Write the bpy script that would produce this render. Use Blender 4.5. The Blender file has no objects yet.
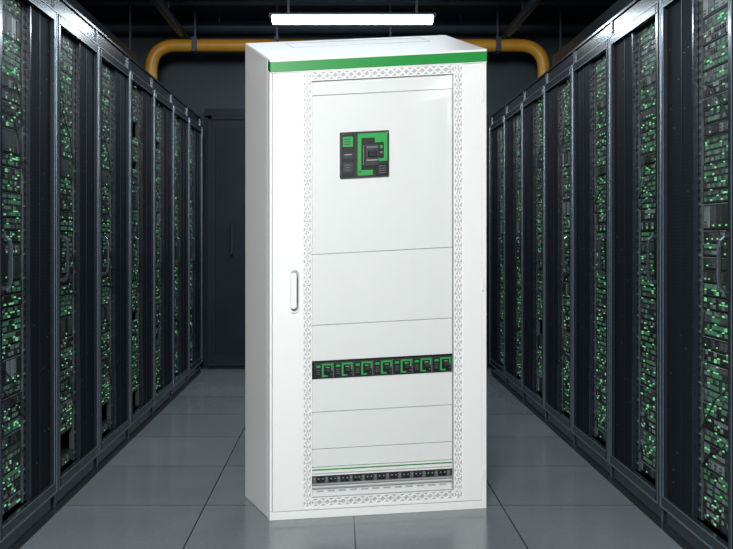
import bpy, math, random
from mathutils import Vector
random.seed(7)
S=bpy.context.scene
S.view_settings.view_transform='Standard'
COL=S.collection

# ---------------- materials ----------------
def mat(name,col,rough=.5,metal=0,emis=None,es=0,noise=0,nscale=20,bump=0,spec=.5,coat=0):
    m=bpy.data.materials.new(name); m.use_nodes=True
    nt=m.node_tree; b=nt.nodes['Principled BSDF']
    b.inputs['Base Color'].default_value=(*col,1)
    b.inputs['Roughness'].default_value=rough
    b.inputs['Metallic'].default_value=metal
    b.inputs['Specular IOR Level'].default_value=spec
    b.inputs['Coat Weight'].default_value=coat; b.inputs['Coat Roughness'].default_value=.12
    if emis:
        b.inputs['Emission Color'].default_value=(*emis,1); b.inputs['Emission Strength'].default_value=es
    if noise or bump:
        tc=nt.nodes.new('ShaderNodeTexCoord'); n=nt.nodes.new('ShaderNodeTexNoise')
        n.inputs['Scale'].default_value=nscale; n.inputs['Detail'].default_value=4
        nt.links.new(tc.outputs['Object'],n.inputs['Vector'])
        if noise:
            r=nt.nodes.new('ShaderNodeValToRGB')
            r.color_ramp.elements[0].position=.3; r.color_ramp.elements[1].position=.7
            r.color_ramp.elements[0].color=(*[c*(1-noise) for c in col],1)
            r.color_ramp.elements[1].color=(*[min(1,c*(1+noise)) for c in col],1)
            nt.links.new(n.outputs['Fac'],r.inputs['Fac']); nt.links.new(r.outputs['Color'],b.inputs['Base Color'])
        if bump:
            bp=nt.nodes.new('ShaderNodeBump'); bp.inputs['Strength'].default_value=bump; bp.inputs['Distance'].default_value=.002
            nt.links.new(n.outputs['Fac'],bp.inputs['Height']); nt.links.new(bp.outputs['Normal'],b.inputs['Normal'])
    return m

M={}
M['white']=mat('powder_coated_white',(.84,.84,.825),.36,noise=.015,nscale=300,bump=.04,coat=.2)
M['plate']=mat('front_plate_white',(.83,.83,.82),.45,noise=.01,nscale=200)
M['seam']=mat('seam_dark',(.10,.10,.10),.7,noise=.1)
M['green']=mat('green_band',(.005,.25,.035),.4,noise=.03)
M['bgreen']=mat('breaker_green',(.02,.33,.06),.4,noise=.03)
M['black']=mat('breaker_black',(.008,.009,.010),.4,noise=.1)
M['charcoal']=mat('breaker_charcoal',(.028,.031,.033),.45,noise=.1)
M['lgrey']=mat('label_grey',(.3,.32,.3),.5,noise=.05)
M['mgrey']=mat('lattice_backing',(.44,.45,.44),.5,noise=.1,nscale=80)
M['latt']=mat('lattice_white',(.88,.88,.87),.3,noise=.03)
M['chrome']=mat('handle_grey',(.45,.46,.46),.3,metal=.2,noise=.03)
M['hdark']=mat('grip_shadow_and_trim_grey',(.13,.135,.135),.4,noise=.03)  # breaker and terminal details, plus the grip shadow painted on the handle
g=bpy.data.materials.new('door_glass'); g.use_nodes=True; nt=g.node_tree; nt.nodes.clear()
o=nt.nodes.new('ShaderNodeOutputMaterial'); mx=nt.nodes.new('ShaderNodeMixShader'); t=nt.nodes.new('ShaderNodeBsdfTransparent'); gl=nt.nodes.new('ShaderNodeBsdfGlossy')
t.inputs['Color'].default_value=(.985,.99,.987,1); gl.inputs['Roughness'].default_value=.05; mx.inputs[0].default_value=.035
nt.links.new(t.outputs[0],mx.inputs[1]); nt.links.new(gl.outputs[0],mx.inputs[2]); nt.links.new(mx.outputs[0],o.inputs['Surface'])
M['glass']=g
M['frame']=mat('rack_frame',(.018,.025,.033),.24,metal=.3,noise=.08,nscale=30,coat=.35)
M['edge_highlight']=mat('rack_edge_highlight',(.16,.20,.24),.3,metal=.5,noise=.05)  # lighter strips paint highlights along rack post and door edges
M['body']=mat('rack_body',(.005,.006,.008),.4,noise=.1)
M['srvA']=mat('server_dark',(.016,.020,.022),.45,noise=.3,nscale=40)
M['srvB']=mat('server_mid',(.045,.055,.058),.45,noise=.3,nscale=40)
M['srvC']=mat('server_light',(.14,.165,.165),.4,noise=.3,nscale=40)
M['port']=mat('port_black',(.004,.005,.006),.5,noise=.1)
M['gport']=mat('port_green',(.035,.12,.065),.5,emis=(.14,.5,.22),es=.07,noise=.2)
M['led']=mat('led_green',(.05,.35,.1),.5,emis=(.28,.85,.4),es=.5,noise=.1)
M['hnd']=mat('rack_handle',(.12,.145,.17),.22,metal=.8,noise=.05)
pm=mat('perforated_black',(.01,.011,.013),.6,spec=.06); nt=pm.node_tree; b=nt.nodes['Principled BSDF']
tc=nt.nodes.new('ShaderNodeTexCoord'); v=nt.nodes.new('ShaderNodeTexVoronoi'); v.inputs['Scale'].default_value=75; v.inputs['Randomness'].default_value=0
r=nt.nodes.new('ShaderNodeValToRGB'); r.color_ramp.elements[0].position=.45; r.color_ramp.elements[1].position=.6
r.color_ramp.elements[0].color=(.001,.001,.0015,1); r.color_ramp.elements[1].color=(.012,.016,.020,1)
nt.links.new(tc.outputs['Object'],v.inputs['Vector']); nt.links.new(v.outputs['Distance'],r.inputs['Fac']); nt.links.new(r.outputs['Color'],b.inputs['Base Color'])
M['perf']=pm
M['wall']=mat('wall_slate',(.016,.030,.042),.6,noise=.2,nscale=3)
M['ceil']=mat('ceiling_dark',(.012,.018,.024),.7,noise=.3,nscale=3)
M['doorm']=mat('aisle_door_dark',(.009,.015,.021),.5,noise=.15,nscale=6,spec=.2)
M['dpanel']=mat('aisle_door_panel',(.008,.014,.020),.5,noise=.15,nscale=6,spec=.15)
M['yellow']=mat('yellow_pipe_paint',(.62,.31,.03),.4,noise=.12,nscale=8)
M['duct']=mat('duct_metal',(.045,.065,.082),.4,metal=.5,noise=.2,nscale=6)
M['cable']=mat('cable_black',(.01,.012,.014),.5,noise=.2)
M['cgreen']=mat('cable_green',(.02,.07,.035),.5,noise=.2)
M['lamp']=mat('lamp_emission',(1,1,1),.5,emis=(.82,.93,1),es=9)

fm=mat('raised_floor_tiles',(.2,.2,.2),.2); nt=fm.node_tree; b=nt.nodes['Principled BSDF']
tc=nt.nodes.new('ShaderNodeTexCoord'); mp=nt.nodes.new('ShaderNodeMapping')
TS=.61
mp.inputs['Location'].default_value=(-.055,-3.50,0)
nt.links.new(tc.outputs['Object'],mp.inputs['Vector'])
br=nt.nodes.new('ShaderNodeTexBrick'); br.offset=0; br.squash=1
br.inputs['Scale'].default_value=1; br.inputs['Brick Width'].default_value=TS; br.inputs['Row Height'].default_value=.60
br.inputs['Mortar Size'].default_value=.0032; br.inputs['Mortar Smooth'].default_value=.2
br.inputs['Color1'].default_value=(.165,.182,.195,1); br.inputs['Color2'].default_value=(.190,.208,.221,1); br.inputs['Mortar'].default_value=(.03,.034,.038,1)
nt.links.new(mp.outputs[0],br.inputs['Vector'])
n=nt.nodes.new('ShaderNodeTexNoise'); n.inputs['Scale'].default_value=45; n.inputs['Detail'].default_value=5
n2=nt.nodes.new('ShaderNodeTexNoise'); n2.inputs['Scale'].default_value=2.5; n2.inputs['Detail'].default_value=3
nt.links.new(tc.outputs['Object'],n.inputs['Vector']); nt.links.new(tc.outputs['Object'],n2.inputs['Vector'])
ad=nt.nodes.new('ShaderNodeMath'); ad.operation='ADD'; nt.links.new(n.outputs['Fac'],ad.inputs[0]); nt.links.new(n2.outputs['Fac'],ad.inputs[1])
mr=nt.nodes.new('ShaderNodeMapRange'); mr.inputs['From Min'].default_value=.6; mr.inputs['From Max'].default_value=1.4; mr.inputs['To Min'].default_value=.88; mr.inputs['To Max'].default_value=1.10
nt.links.new(ad.outputs[0],mr.inputs['Value'])
mu=nt.nodes.new('ShaderNodeVectorMath'); mu.operation='SCALE'; nt.links.new(br.outputs['Color'],mu.inputs[0]); nt.links.new(mr.outputs[0],mu.inputs['Scale'])
nt.links.new(mu.outputs[0],b.inputs['Base Color'])
mr2=nt.nodes.new('ShaderNodeMapRange'); mr2.inputs['From Min'].default_value=.3; mr2.inputs['From Max'].default_value=.7; mr2.inputs['To Min'].default_value=.15; mr2.inputs['To Max'].default_value=.22
nt.links.new(n2.outputs['Fac'],mr2.inputs['Value']); nt.links.new(mr2.outputs[0],b.inputs['Roughness'])
b.inputs['Specular IOR Level'].default_value=.7
M['floor']=fm

# ---------------- mesh builder ----------------
class MB:
    def __init__(s,fn=None): s.v=[];s.f=[];s.m=[];s.mats=[];s.fn=fn
    def mi(s,k):
        if k not in s.mats: s.mats.append(k)
        return s.mats.index(k)
    def add(s,vs,fs,k):
        o=len(s.v); s.v+= [tuple(x) for x in vs]; i=s.mi(k)
        for f in fs: s.f.append([o+a for a in f]); s.m.append(i)
    def box(s,x0,x1,y0,y1,z0,z1,k):
        vs=[(x0,y0,z0),(x1,y0,z0),(x1,y1,z0),(x0,y1,z0),(x0,y0,z1),(x1,y0,z1),(x1,y1,z1),(x0,y1,z1)]
        s.add(vs,[(3,2,1,0),(4,5,6,7),(0,1,5,4),(1,2,6,5),(2,3,7,6),(3,0,4,7)],k)
    def prism(s,pts,d0,d1,k):
        n=len(pts)
        vs=[(p[0],d0,p[1]) for p in pts]+[(p[0],d1,p[1]) for p in pts]
        fs=[tuple(range(n)),tuple(range(2*n-1,n-1,-1))]+[((i+1)%n,i,n+i,n+(i+1)%n) for i in range(n)]
        s.add(vs,fs,k)
    def tube(s,path,r,k,n=12):
        P=[Vector(p) for p in path]; vs=[]
        t0=(P[1]-P[0]).normalized(); up=Vector((0,0,1)) if abs(t0.z)<.9 else Vector((0,1,0))
        nrm=(up-t0*up.dot(t0)).normalized()
        for i,p in enumerate(P):
            if i==0:t=(P[1]-P[0])
            elif i==len(P)-1:t=P[-1]-P[-2]
            else:t=(P[i+1]-P[i]).normalized()+(P[i]-P[i-1]).normalized()
            t.normalize(); nrm=(nrm-t*nrm.dot(t)).normalized(); bn=t.cross(nrm)
            for j in range(n):
                a=2*math.pi*j/n; vs.append(p+nrm*math.cos(a)*r+bn*math.sin(a)*r)
        fs=[]
        for i in range(len(P)-1):
            for j in range(n):
                a=i*n+j;b_=i*n+(j+1)%n
                fs.append((a,b_,b_+n,a+n))
        fs.append(tuple(range(n-1,-1,-1))); L=(len(P)-1)*n; fs.append(tuple(range(L,L+n)))
        s.add(vs,fs,k)
    def mesh(s,name):
        import bmesh
        me=bpy.data.meshes.new(name)
        vs=[s.fn(*v) for v in s.v] if s.fn else s.v
        me.from_pydata([tuple(v) for v in vs],[],s.f)
        for k in s.mats: me.materials.append(M[k])
        for p,i in zip(me.polygons,s.m): p.material_index=i
        bm=bmesh.new(); bm.from_mesh(me); bmesh.ops.recalc_face_normals(bm,faces=bm.faces); bm.to_mesh(me); bm.free()
        return me
    def obj(s,name,parent=None,bevel=0,smooth=False):
        ob=bpy.data.objects.new(name,s.mesh(name)); COL.objects.link(ob)
        if parent: ob.parent=parent
        if bevel:
            m=ob.modifiers.new('bevel','BEVEL'); m.width=bevel; m.segments=3; m.limit_method='ANGLE'; m.harden_normals=False
        if smooth:
            for p in ob.data.polygons: p.use_smooth=True
        return ob
def empty(name):
    e=bpy.data.objects.new(name,None); COL.objects.link(e); return e
def arc(cx,cz,r,a0,a1,n=8):
    return [(cx+r*math.cos(math.radians(a0+(a1-a0)*i/n)),cz+r*math.sin(math.radians(a0+(a1-a0)*i/n))) for i in range(n+1)]

# ---------------- camera ----------------
F=850; CX=340; HY=238; EH=1.10
cam=bpy.data.cameras.new('camera'); co=bpy.data.objects.new('camera',cam); COL.objects.link(co)
co.location=(0,0,EH); co.rotation_euler=(math.radians(90),0,0)
cam.sensor_width=36; cam.lens=F/733*36; cam.shift_x=(366.5-CX)/733; cam.shift_y=-(274.5-HY)/733
cam.clip_start=.05
S.camera=co

# ---------------- room ----------------
RX=2.35; Y0=-2.6; Y1=7.25; CZ=2.95
m=MB(); m.box(-RX,RX,Y0,Y1,-.1,0,'floor'); m.obj('floor')
m=MB(); m.box(-RX,RX,Y0,Y1,CZ,CZ+.1,'ceil'); m.obj('ceiling')
m=MB(); m.box(-RX-.1,-RX,Y0,Y1,-.1,CZ+.1,'wall'); m.obj('wall_left')
m=MB(); m.box(RX,RX+.1,Y0,Y1,-.1,CZ+.1,'wall'); m.obj('wall_right')
m=MB(); m.box(-RX-.1,RX+.1,Y1,Y1+.1,-.1,CZ+.1,'wall'); m.obj('wall_back')
m=MB(); m.box(-RX-.1,RX+.1,Y0-.1,Y0,-.1,CZ+.1,'wall'); m.obj('wall_front')
m=MB()
dy=Y1-.14
m.box(-1.13,1.21,dy+.04,Y1-.002,0,2.16,'doorm')
for a,b_ in((-1.10,-.03),(.03,1.18)):
    m.box(a,b_,dy,dy+.05,.03,2.12,'doorm')
    m.box(a+.06,b_-.06,dy-.012,dy+.02,.14,2.03,'dpanel')
    m.box(a,a+.03,dy-.02,dy,.03,2.12,'doorm'); m.box(b_-.03,b_,dy-.02,dy,.03,2.12,'doorm')
    for q in (a+.07,b_-.36,a+.33): m.box(q,q+.012,dy-.02,dy,.14,2.03,'doorm')
    m.box(a,b_,dy-.02,dy,2.09,2.12,'doorm')
    m.tube([(a+.2,dy-.01,.95),(a+.2,dy-.05,.97),(a+.2,dy-.05,1.2),(a+.2,dy-.01,1.22)],.01,'hnd',8)
m.box(-1.13,1.21,dy-.03,Y1-.002,2.12,2.18,'doorm')
m.obj('door_1')

# ---------------- racks ----------------
RH=2.08
def rack_mesh(seed,P,side):
    rnd=random.Random(seed)
    m=MB(fn=(lambda x,y,z:(x*side,y,z)))
    B=m.box
    g=.003
    B(-.90,-.075,g,P-g,.0,RH,'body')
    B(-.075,0,g,.022,.0,RH,'frame'); B(-.075,0,P-.024,P-g,.0,RH,'frame')
    B(-.075,0,.022,P-.024,2.0,RH,'frame'); B(-.075,0,.022,P-.024,0,.085,'frame')
    B(-.002,.006,g,.010,0,RH,'edge_highlight'); B(-.002,.006,P-.010,P-g,0,RH,'frame')
    B(-.0,.008,g,P-g,RH-.010,RH,'frame')
    B(0,.006,g,P-g,.0,.03,'body')
    a,b=.012,P-.014
    B(0,.018,a,a+.026,.095,1.995,'frame'); B(0,.020,b-.034,b,.095,1.995,'frame')
    B(0,.020,a+.026,b-.034,1.955,1.995,'frame'); B(0,.020,a+.026,b-.034,.095,.14,'frame')
    B(.018,.020,a,a+.004,.095,1.995,'edge_highlight'); B(.020,.023,b-.006,b,.095,1.995,'edge_highlight')
    B(.020,.023,b-.034,b-.030,.14,1.955,'edge_highlight')
    B(.020,.022,a,b,1.990,1.995,'edge_highlight'); B(.020,.022,a,b,.095,.102,'edge_highlight'); B(.020,.022,a+.02,b-.03,.136,.140,'edge_highlight'); B(.020,.022,a+.02,b-.03,1.955,1.959,'edge_highlight')
    mid=.32
    B(-.01,.008,mid,mid+.010,.14,1.955,'frame')
    B(.000,.006,mid+.010,b-.034,.14,1.955,'perf')
    B(.006,.008,mid+.10,mid+.104,.14,1.955,'body')
    B(-.03,-.012,.040,.050,.14,1.955,'srvB'); B(-.03,-.010,mid-.022,mid-.004,.14,1.955,'srvB')
    for i in range(62):
        z=.155+i*.029
        B(-.011,-.008,mid-.017,mid-.009,z,z+.010,'port')
        if i%3==0: B(-.011,-.008,mid-.021,mid-.005,z+.014,z+.019,'srvC')
    z=.15; U=.0445
    ya,yb=.052,mid-.026
    while z<1.93:
        u=rnd.choice([1,1,1,1,2]); h=min(u*U,1.955-z)-.004
        if h<.02: break
        kind=rnd.random(); f=-.018+rnd.uniform(0,.006)
        body=rnd.choice(['srvA','srvA','srvB','srvA','port'])
        if kind<.04: z+=h+.004; continue
        B(-.075,f,ya,yb,z,z+h,body)
        B(f,f+.002,ya,yb,z+h-.003,z+h,rnd.choice(['srvC','srvB','srvB']))
        if kind<.78:
            n=rnd.choice([10,12,14]); st=(yb-ya-.02)/n
            base=rnd.choice([('port','srvC'),('gport','srvB'),('gport','port'),('srvB','gport')])
            for rr in range(2*u):
                zz=z+.005+rr*.0205
                if zz+.013>z+h: break
                for i in range(n):
                    if rnd.random()<.12: continue
                    y=ya+.01+i*st
                    k=rnd.choices([base[0],base[1],'led','srvC'],[5,3,.7,1.0])[0]
                    hh=.0125 if k!='led' else .006
                    B(f,f+.003,y,y+st*.66,zz,zz+hh,k)
                    if rnd.random()<.16: B(f,f+.004,y,y+st*.5,zz+hh+.0015,zz+hh+.0055,'led')
        else:
            n=rnd.choice([5,6,8]); st=(yb-ya-.01)/n
            for i in range(n):
                y=ya+.005+i*st
                B(f,f+.004,y,y+st*.85,z+.006,z+h-.008,rnd.choice(['srvC','srvB','port','srvA','srvB']))
                for q in range(2): B(f+.004,f+.0045,y+st*.35,y+st*.75,z+.010+q*.011,z+.015+q*.011,'port')
                if rnd.random()<.4: B(f+.004,f+.006,y+st*.1,y+st*.3,z+.010,z+.015,'led')
        z+=u*U
    for i in range(7):
        z0=rnd.uniform(.25,1.75); dz=rnd.uniform(.05,.2); y=rnd.uniform(ya+.01,yb-.02)
        y2=yb-.004 if rnd.random()<.6 else ya+.002
        path=[(-.016,y,z0),(-.006,y,z0-.01),(-.004,(y+y2)/2,z0-dz*.4),(-.008,y2,z0-dz)]
        m.tube(path,.0025,rnd.choice(['cable','cgreen','cable']),6)
    for i in range(14):
        y=rnd.uniform(mid+.03,b-.05); zz=rnd.uniform(.2,1.9)
        B(.006,.0065,y,y+.006,zz,zz+.004,'gport')
    hy=a+.016; z0,z1=.93,1.105
    B(.018,.023,hy-.013,hy+.013,z0-.02,z1+.02,'body')
    path=[(.018,hy,z0),(.034,hy,z0+.002),(.046,hy,z0+.014),(.050,hy,z0+.035),(.050,hy,z1-.035),(.046,hy,z1-.014),(.034,hy,z1-.002),(.018,hy,z1)]
    m.tube(path,.0075,'hnd',10)
    return m.mesh('server_rack_mesh')
def row(side,xf,P,ystart,n,seed):
    vs=[rack_mesh(seed+i,P,side) for i in range(4)]
    for i in range(n):
        ob=bpy.data.objects.new('server_rack',vs[(i*3+i//4)%4]); COL.objects.link(ob)
        ob.location=(xf*-side,ystart+i*P,0)
row(1,1.14,.59,3.376-3*.59,9,10)
row(-1,1.22,.605,3.20-3*.605,9,50)

# ---------------- switchboard cabinet ----------------
D=.333
FLb=Vector((-.272,3.304,0)); FRb=Vector((.598,3.457,0)); sv=Vector((-.1315,.306,0))
zt={(0,0):1.792,(1,0):1.869,(0,1):1.928,(1,1):2.000}
def cm(u,d,h):
    s=u/217; fu=s*3.304/(s*3.304+(1-s)*3.457); fv=d/D; fw=1-h/461
    p=FLb.lerp(FRb,fu)+sv*fv
    z=(zt[0,0]*(1-fu)+zt[1,0]*fu)*(1-fv)+(zt[0,1]*(1-fu)+zt[1,1]*fu)*fv if fv>0 else zt[0,0]*(1-fu)+zt[1,0]*fu
    return Vector((p.x,p.y,z*fw))
cab=empty('electrical_switchboard_cabinet')
def C(): return MB(fn=cm)
m=C(); m.box(0,217,.034,D,0,461,'white'); m.obj('body_shell',cab,bevel=.005)
m=C()
def roofbar(u0,u1,d0,d1): m.box(u0,u1,d0,d1,-.3,.5,'mgrey')
roofbar(40,185,.20,.203); roofbar(40,185,.285,.288); roofbar(40,40.8,.20,.288); roofbar(184.2,185,.20,.288)
m.obj('roof_panel_seam',cab)
m=C(); m.box(0,217,.0,.034,0,2.4,'white'); m.box(0,217,.0,.034,12.5,13.5,'white')
m.box(0,2.2,.004,.034,13.5,461,'white'); m.box(212.6,217,.004,.034,13.5,461,'white'); m.box(2.2,212.6,.004,.034,452.8,461,'white')
m.obj('front_frame',cab,bevel=.0012)
m=C(); m.box(0.3,216.7,-.002,.034,2.4,12.5,'green'); m.obj('green_band',cab,bevel=.001)
m=C(); m.box(2.2,212.6,.026,.034,13,453,'mgrey'); m.obj('door_gap',cab)
W0,W1,H0,H1=33,193.3,14.2,450; T=9
m=C()
m.box(2.8,W0,0,.026,14,452.2,'white'); m.box(W1,212,0,.026,14,452.2,'white')
m.box(W0,W1,0,.026,H1,452.2,'white'); m.box(W0,W1,0,.026,13.6,14.2,'white')
m.obj('door_frame',cab,bevel=.0015)
m=C()
m.box(W0,W0+T,.006,.020,H0,H1,'mgrey'); m.box(W1-T,W1,.006,.020,H0,H1,'mgrey')
m.box(W0+T,W1-T,.006,.020,H0,H0+T,'mgrey'); m.box(W0+T,W1-T,.006,.020,H1-T,H1,'mgrey')
def bar(x0,z0,x1,z1,w):
    dx,dz=x1-x0,z1-z0; L=math.hypot(dx,dz); nx,nz=-dz/L*w/2,dx/L*w/2
    m.prism([(x0+nx,z0+nz),(x1+nx,z1+nz),(x1-nx,z1-nz),(x0-nx,z0-nz)],.0025,.006,'latt')
n=54; st=(H1-H0)/n; wd=1.45
for a in (W0,W1-T):
    for i in range(n):
        z=H0+i*st
        bar(a+.8,z,a+T-.8,z+st,wd); bar(a+T-.8,z,a+.8,z+st,wd); bar(a+T/2-1.8,z+st/2,a+T/2+1.8,z+st/2,1.2)
        bar(a+T/2,z-1.7,a+T/2,z+1.7,1.1)
n2=18; st=(W1-W0-2*T)/n2
for a in (H0,H1-T):
    for i in range(n2):
        x=W0+T+i*st
        bar(x,a+.8,x+st,a+T-.8,wd); bar(x,a+T-.8,x+st,a+.8,wd); bar(x+st/2,a+T/2-1.8,x+st/2,a+T/2+1.8,1.2)
for a in (W0+.5,W0+T-.4,W1-T+.4,W1-.5): m.box(a-.4,a+.4,.002,.006,H0,H1,'latt')
for a in (H0+.5,H0+T-.4,H1-T+.4,H1-.5): m.box(W0,W1,.002,.006,a-.4,a+.4,'latt')
m.obj('glazing_lattice',cab)
m=C()
pu0,pu1=W0+T,W1-T
seams=[H0+T,39,198,269,305]
def plate(h0,h1,u0=pu0+.6,u1=pu1-.6): m.box(u0,u1,.014,.022,h0+.35,h1-.35,'plate')
for i in range(4): plate(seams[i],seams[i+1])
plate(322.5,356); plate(356,393); plate(393,411)
m.obj('front_plates',cab,bevel=.0006)
m=C(); m.box(pu0,pu1,.022,.0262,H0+T,H1-T,'seam'); m.obj('plate_backing',cab)
m=C(); m.box(W0+T,W1-T,.004,.0055,H0+T,H1-T,'glass'); m.obj('door_glass',cab)
# main breaker
m=C()
m.box(71,119.5,.004,.014,77,122.5,'charcoal')
m.box(72,85,.002,.004,78.5,121,'black')
m.box(73,83,.001,.002,81,91,'bgreen')
for q in (83,85.5,88): m.box(74,81,.0005,.001,q,q+.7,'black')
m.box(73.5,83,.001,.002,97,103,'charcoal'); m.box(74.5,82,.0005,.001,98.5,99.2,'lgrey')
m.box(73.5,83,.001,.002,107,117,'charcoal')
for q in (109,111.5,114): m.box(75,80,.0005,.001,q,q+.6,'hdark')
# green fascia
m.box(88,117.5,.002,.004,78.5,83,'bgreen'); m.box(88,91.5,.002,.004,83,118,'bgreen'); m.box(114,117.5,.002,.004,83,104,'bgreen')
m.box(88,103,.002,.004,115,120.5,'bgreen'); m.box(105,114,.002,.004,83,88,'bgreen'); m.box(108,117.5,.002,.004,104,107,'bgreen')
m.box(91.5,114,.001,.004,88,104,'black'); m.box(91.5,105,.001,.004,83,88,'black'); m.box(91.5,108,.001,.004,104,115,'black')
m.box(106,118.5,.002,.004,109,121.5,'black')
m.box(95,108,-.005,.001,90,111,'charcoal'); m.box(97.5,105.5,-.015,-.005,96,102,'black'); m.box(96,107,-.006,-.005,91.5,93.5,'hdark'); m.box(96,107,-.006,-.005,105,106,'lgrey')
m.box(110,112.5,-.0005,.001,91,94,'bgreen'); m.box(110,112.5,-.0005,.001,97,99,'hdark'); m.box(93,94,-.0005,.001,90,110,'hdark')
for i in range(4): m.box(109,116,.0012,.002,111.5+i*2.3,112.2+i*2.3,'hdark')
for q in (73,117.2):
    for hh in (78.2,120): m.box(q,q+1.3,.0035,.004,hh,hh+1.3,'lgrey')
m.obj('main_circuit_breaker',cab,bevel=.0004)
m=C()
m.box(pu0+.5,pu1-.5,.012,.022,305,322.5,'black')
x=pu0+3; w=18.9
for i in range(7):
    a=x+i*(w+.8); rr=random.Random(i)
    m.box(a,a+w,.005,.012,306.3,321.3,'charcoal'); m.box(a+w-.5,a+w+.1,.003,.005,306.3,321.3,'hdark')
    m.box(a+.8,a+6.4,.003,.005,307.5,320.5,'black')
    m.box(a+1.4,a+5.6,.002,.003,308.5,310.8,'bgreen'); 
    for q in (313,315,317): m.box(a+1.8,a+5.2,.002,.003,q,q+.6,'hdark')
    gx=a+7.4
    m.box(gx,gx+10.6,.003,.005,307.2,308.9,'bgreen'); m.box(gx,gx+1.6,.003,.005,308.9,320.2,'bgreen')
    m.box(gx+9.2,gx+10.6,.003,.005,308.9,314,'bgreen'); m.box(gx+1.6,gx+5.4,.003,.005,318.8,320.2,'bgreen')
    m.box(gx+2.2,gx+8.6,.001,.005,309.6,318.0,'black'); m.box(gx+3.4,gx+7.4,-.006,.001,312,315.2,'charcoal'); m.box(gx+3.4,gx+7.4,.000,.001,310.3,311,'lgrey')
    m.box(gx+6.2,gx+10.4,.003,.005,316,320.2,'black'); m.box(gx+7,gx+9.6,.002,.003,317.5,318.1,'lgrey')
m.obj('breaker_row',cab,bevel=.0003)
m=C()
m.box(pu0+.6,pu1-.6,.010,.022,411.4,419.5,'latt')
m.box(pu0+1,pu1-1,.008,.010,412.8,413.9,'bgreen'); m.box(pu0+1,pu1-1,.008,.010,416.8,417.4,'mgrey')
m.box(pu0+.6,pu1-.6,.014,.022,419.5,428.5,'charcoal')
n3=34; st=(pu1-pu0-4)/n3
for i in range(n3):
    a=pu0+2+i*st
    m.box(a,a+st*.7,.009,.014,421,426.5,'hdark' if i%3==0 else 'black'); m.box(a+.8,a+st*.5,.007,.009,422,423.2,'lgrey')
m.box(pu0+1,pu1-1,.004,.016,427,428.2,'chrome')
m.box(pu0+.6,pu1-.6,.016,.022,428.5,H1-T-.3,'plate'); m.box(pu0+.6,pu1-.6,.008,.016,431.5,432.3,'chrome')
for i in range(12):
    a=pu0+6+i*11.2; m.box(a,a+7,.0145,.016,434.5,436,'mgrey')
m.obj('terminal_strip',cab)
def cap(u0,u1,h0,h1,n=8):
    r=(u1-u0)/2; cx=(u0+u1)/2
    return arc(cx,h1-r,r,0,180,n)+arc(cx,h0+r,r,180,360,n)
m=C()
m.prism(cap(18.0,29.2,208.5,254.5),-.005,.0,'latt')
m.prism(cap(20.0,28.2,211,252),-.007,-.005,'chrome')
m.prism(cap(22.6,27.4,216,247),-.008,-.007,'hdark')  # dark capsule painted in as the grip's shadow
m.obj('handle_escutcheon',cab,bevel=.0012)
m=C()
m.prism(cap(18.6,24.4,214,250),-.028,-.017,'white')
m.prism(cap(20.0,25.4,214.5,222),-.019,-.006,'white'); m.prism(cap(20.0,25.4,242,249.5),-.019,-.006,'white')
m.obj('handle_grip',cab,bevel=.003)
m=C()
for h in (40,230,420): m.box(211.9,213.2,-.003,.01,h,h+12,'white')
m.obj('hinges',cab,bevel=.001)

# ---------------- ceiling services ----------------
def bend(p0,p1,p2,r,n=6):
    p0,p1,p2=map(Vector,(p0,p1,p2)); a=p1+(p0-p1).normalized()*r; b=p1+(p2-p1).normalized()*r
    return [ (a*(1-t)**2+p1*2*t*(1-t)+b*t*t) for t in [i/n for i in range(n+1)]]
yp=6.75; zp=2.63
m=MB()
path=[Vector((-1.50,yp,RH))]+bend((-1.50,yp,RH),(-1.50,yp,zp),(0,yp,zp),.2,10)+bend((0,yp,zp),(1.62,yp,zp),(1.62,yp,RH),.2,10)+[Vector((1.62,yp,RH))]
m.tube(path,.049,'yellow',20)
yel=len(m.f)
for x in (-1.15,-.5,.4,1.25): m.box(x-.02,x+.02,yp-.057,yp+.057,zp-.055,zp+.055,'duct'); m.box(x-.008,x+.008,yp-.008,yp+.008,zp,CZ,'duct')
ob=m.obj('yellow_pipe')
for p in ob.data.polygons:
    if p.index<yel-2: p.use_smooth=True
for xc in (-1.80,1.88):
    m=MB(); w=.22; z=2.42
    for s in (-1,1): m.box(xc+s*w-.012,xc+s*w+.012,1.6,6.6,z,z+.09,'duct')
    y=1.7
    while y<6.6: m.box(xc-w,xc+w,y,y+.03,z,z+.02,'duct'); y+=.28
    for k in range(7):
        xx=xc-w+.05+k*.06; r=random.Random(k)
        m.tube([(xx+r.uniform(-.012,.012),1.6+i*.7,z+.045+r.uniform(0,.015)) for i in range(8)],.018,'cable',8)
    for y in (2,3.5,5,6.4):
        for s in (-1,1): m.box(xc+s*w-.006,xc+s*w+.006,y,y+.012,z,CZ,'duct')
    m.obj('cable_tray')
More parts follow.
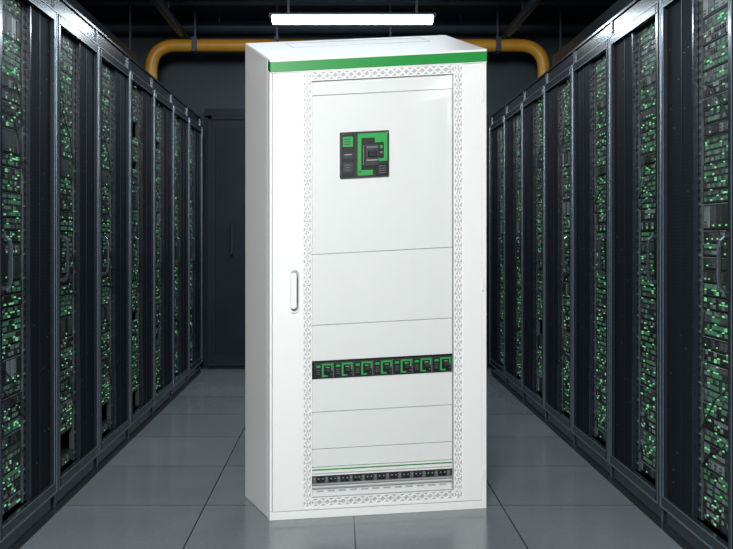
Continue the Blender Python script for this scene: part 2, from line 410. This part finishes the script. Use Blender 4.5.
for y,z,r_ in ((7.05,2.84,.045),(5.6,2.82,.05)):
    m=MB(); m.tube([(-RX,y,z),(-.5,y,z),(.5,y,z),(RX,y,z)],r_,'duct',14)
    for x in(-1.0,1.0): m.box(x-.008,x+.008,y-.008,y+.008,z,CZ,'duct')
    m.obj('conduit_pipe')
for x in (-1.25,1.33):
    m=MB(); m.tube([(x,1.6,2.72),(x,4,2.72),(x,7.2,2.72)],.035,'duct',12)
    for y in (2.5,4.2,6.2): m.box(x-.006,x+.006,y-.006,y+.006,2.72,CZ,'duct')
    m.obj('conduit_pipe')
m=MB()
for y in (1.2,3.0,4.6,6.35): m.box(-RX,RX,y-.05,y+.05,CZ-.10,CZ,'duct')
m.obj('trim_1')
def fixture(x,y,z,L,power=25):
    m=MB()
    hx,hy=L/2,.06
    m.box(x-hx-.02,x+hx+.02,y-hy*.6,y+hy*.6,z+.020,z+.040,'duct')
    m.box(x-hx,x+hx,y-hy+.015,y+hy-.015,z-.022,z+.022,'lamp')
    for q in(-.4,.4): m.box(x+q*L-.008,x+q*L+.008,y-.008,y+.008,z+.04,CZ,'duct')
    o=m.obj('ceiling_light')
    l=bpy.data.lights.new('tube_lamp','AREA'); l.shape='RECTANGLE'; l.size=L; l.size_y=.15
    l.energy=power; l.color=(.78,.90,1)
    lo=bpy.data.objects.new('tube_lamp',l); COL.objects.link(lo); lo.location=(x,y,z-.05); lo.parent=o
fixture((352.5-340)/850*6.0,6.0,2.64,1.13,30)
fixture(0,4.6,2.88,1.3,10)  # this and the next two are out of view, added for extra light
fixture(0,1.2,2.82,1.5,26)
fixture(0,-1.2,2.82,1.5,22)

def area(name,loc,tgt,sx,sy,e,col=(1,1,1)):
    l=bpy.data.lights.new(name,'AREA'); l.shape='RECTANGLE'; l.size=sx; l.size_y=sy; l.energy=e; l.color=col
    o=bpy.data.objects.new(name,l); COL.objects.link(o); o.location=loc
    o.rotation_euler=(Vector(tgt)-Vector(loc)).to_track_quat('-Z','Y').to_euler()
area('key_softbox',(-.35,-.3,2.5),(.2,3.4,.8),1.0,.8,155,(1,.99,.97))

w=bpy.data.worlds.new('world'); S.world=w; w.use_nodes=True
w.node_tree.nodes['Background'].inputs[0].default_value=(.25,.32,.4,1); w.node_tree.nodes['Background'].inputs[1].default_value=.1
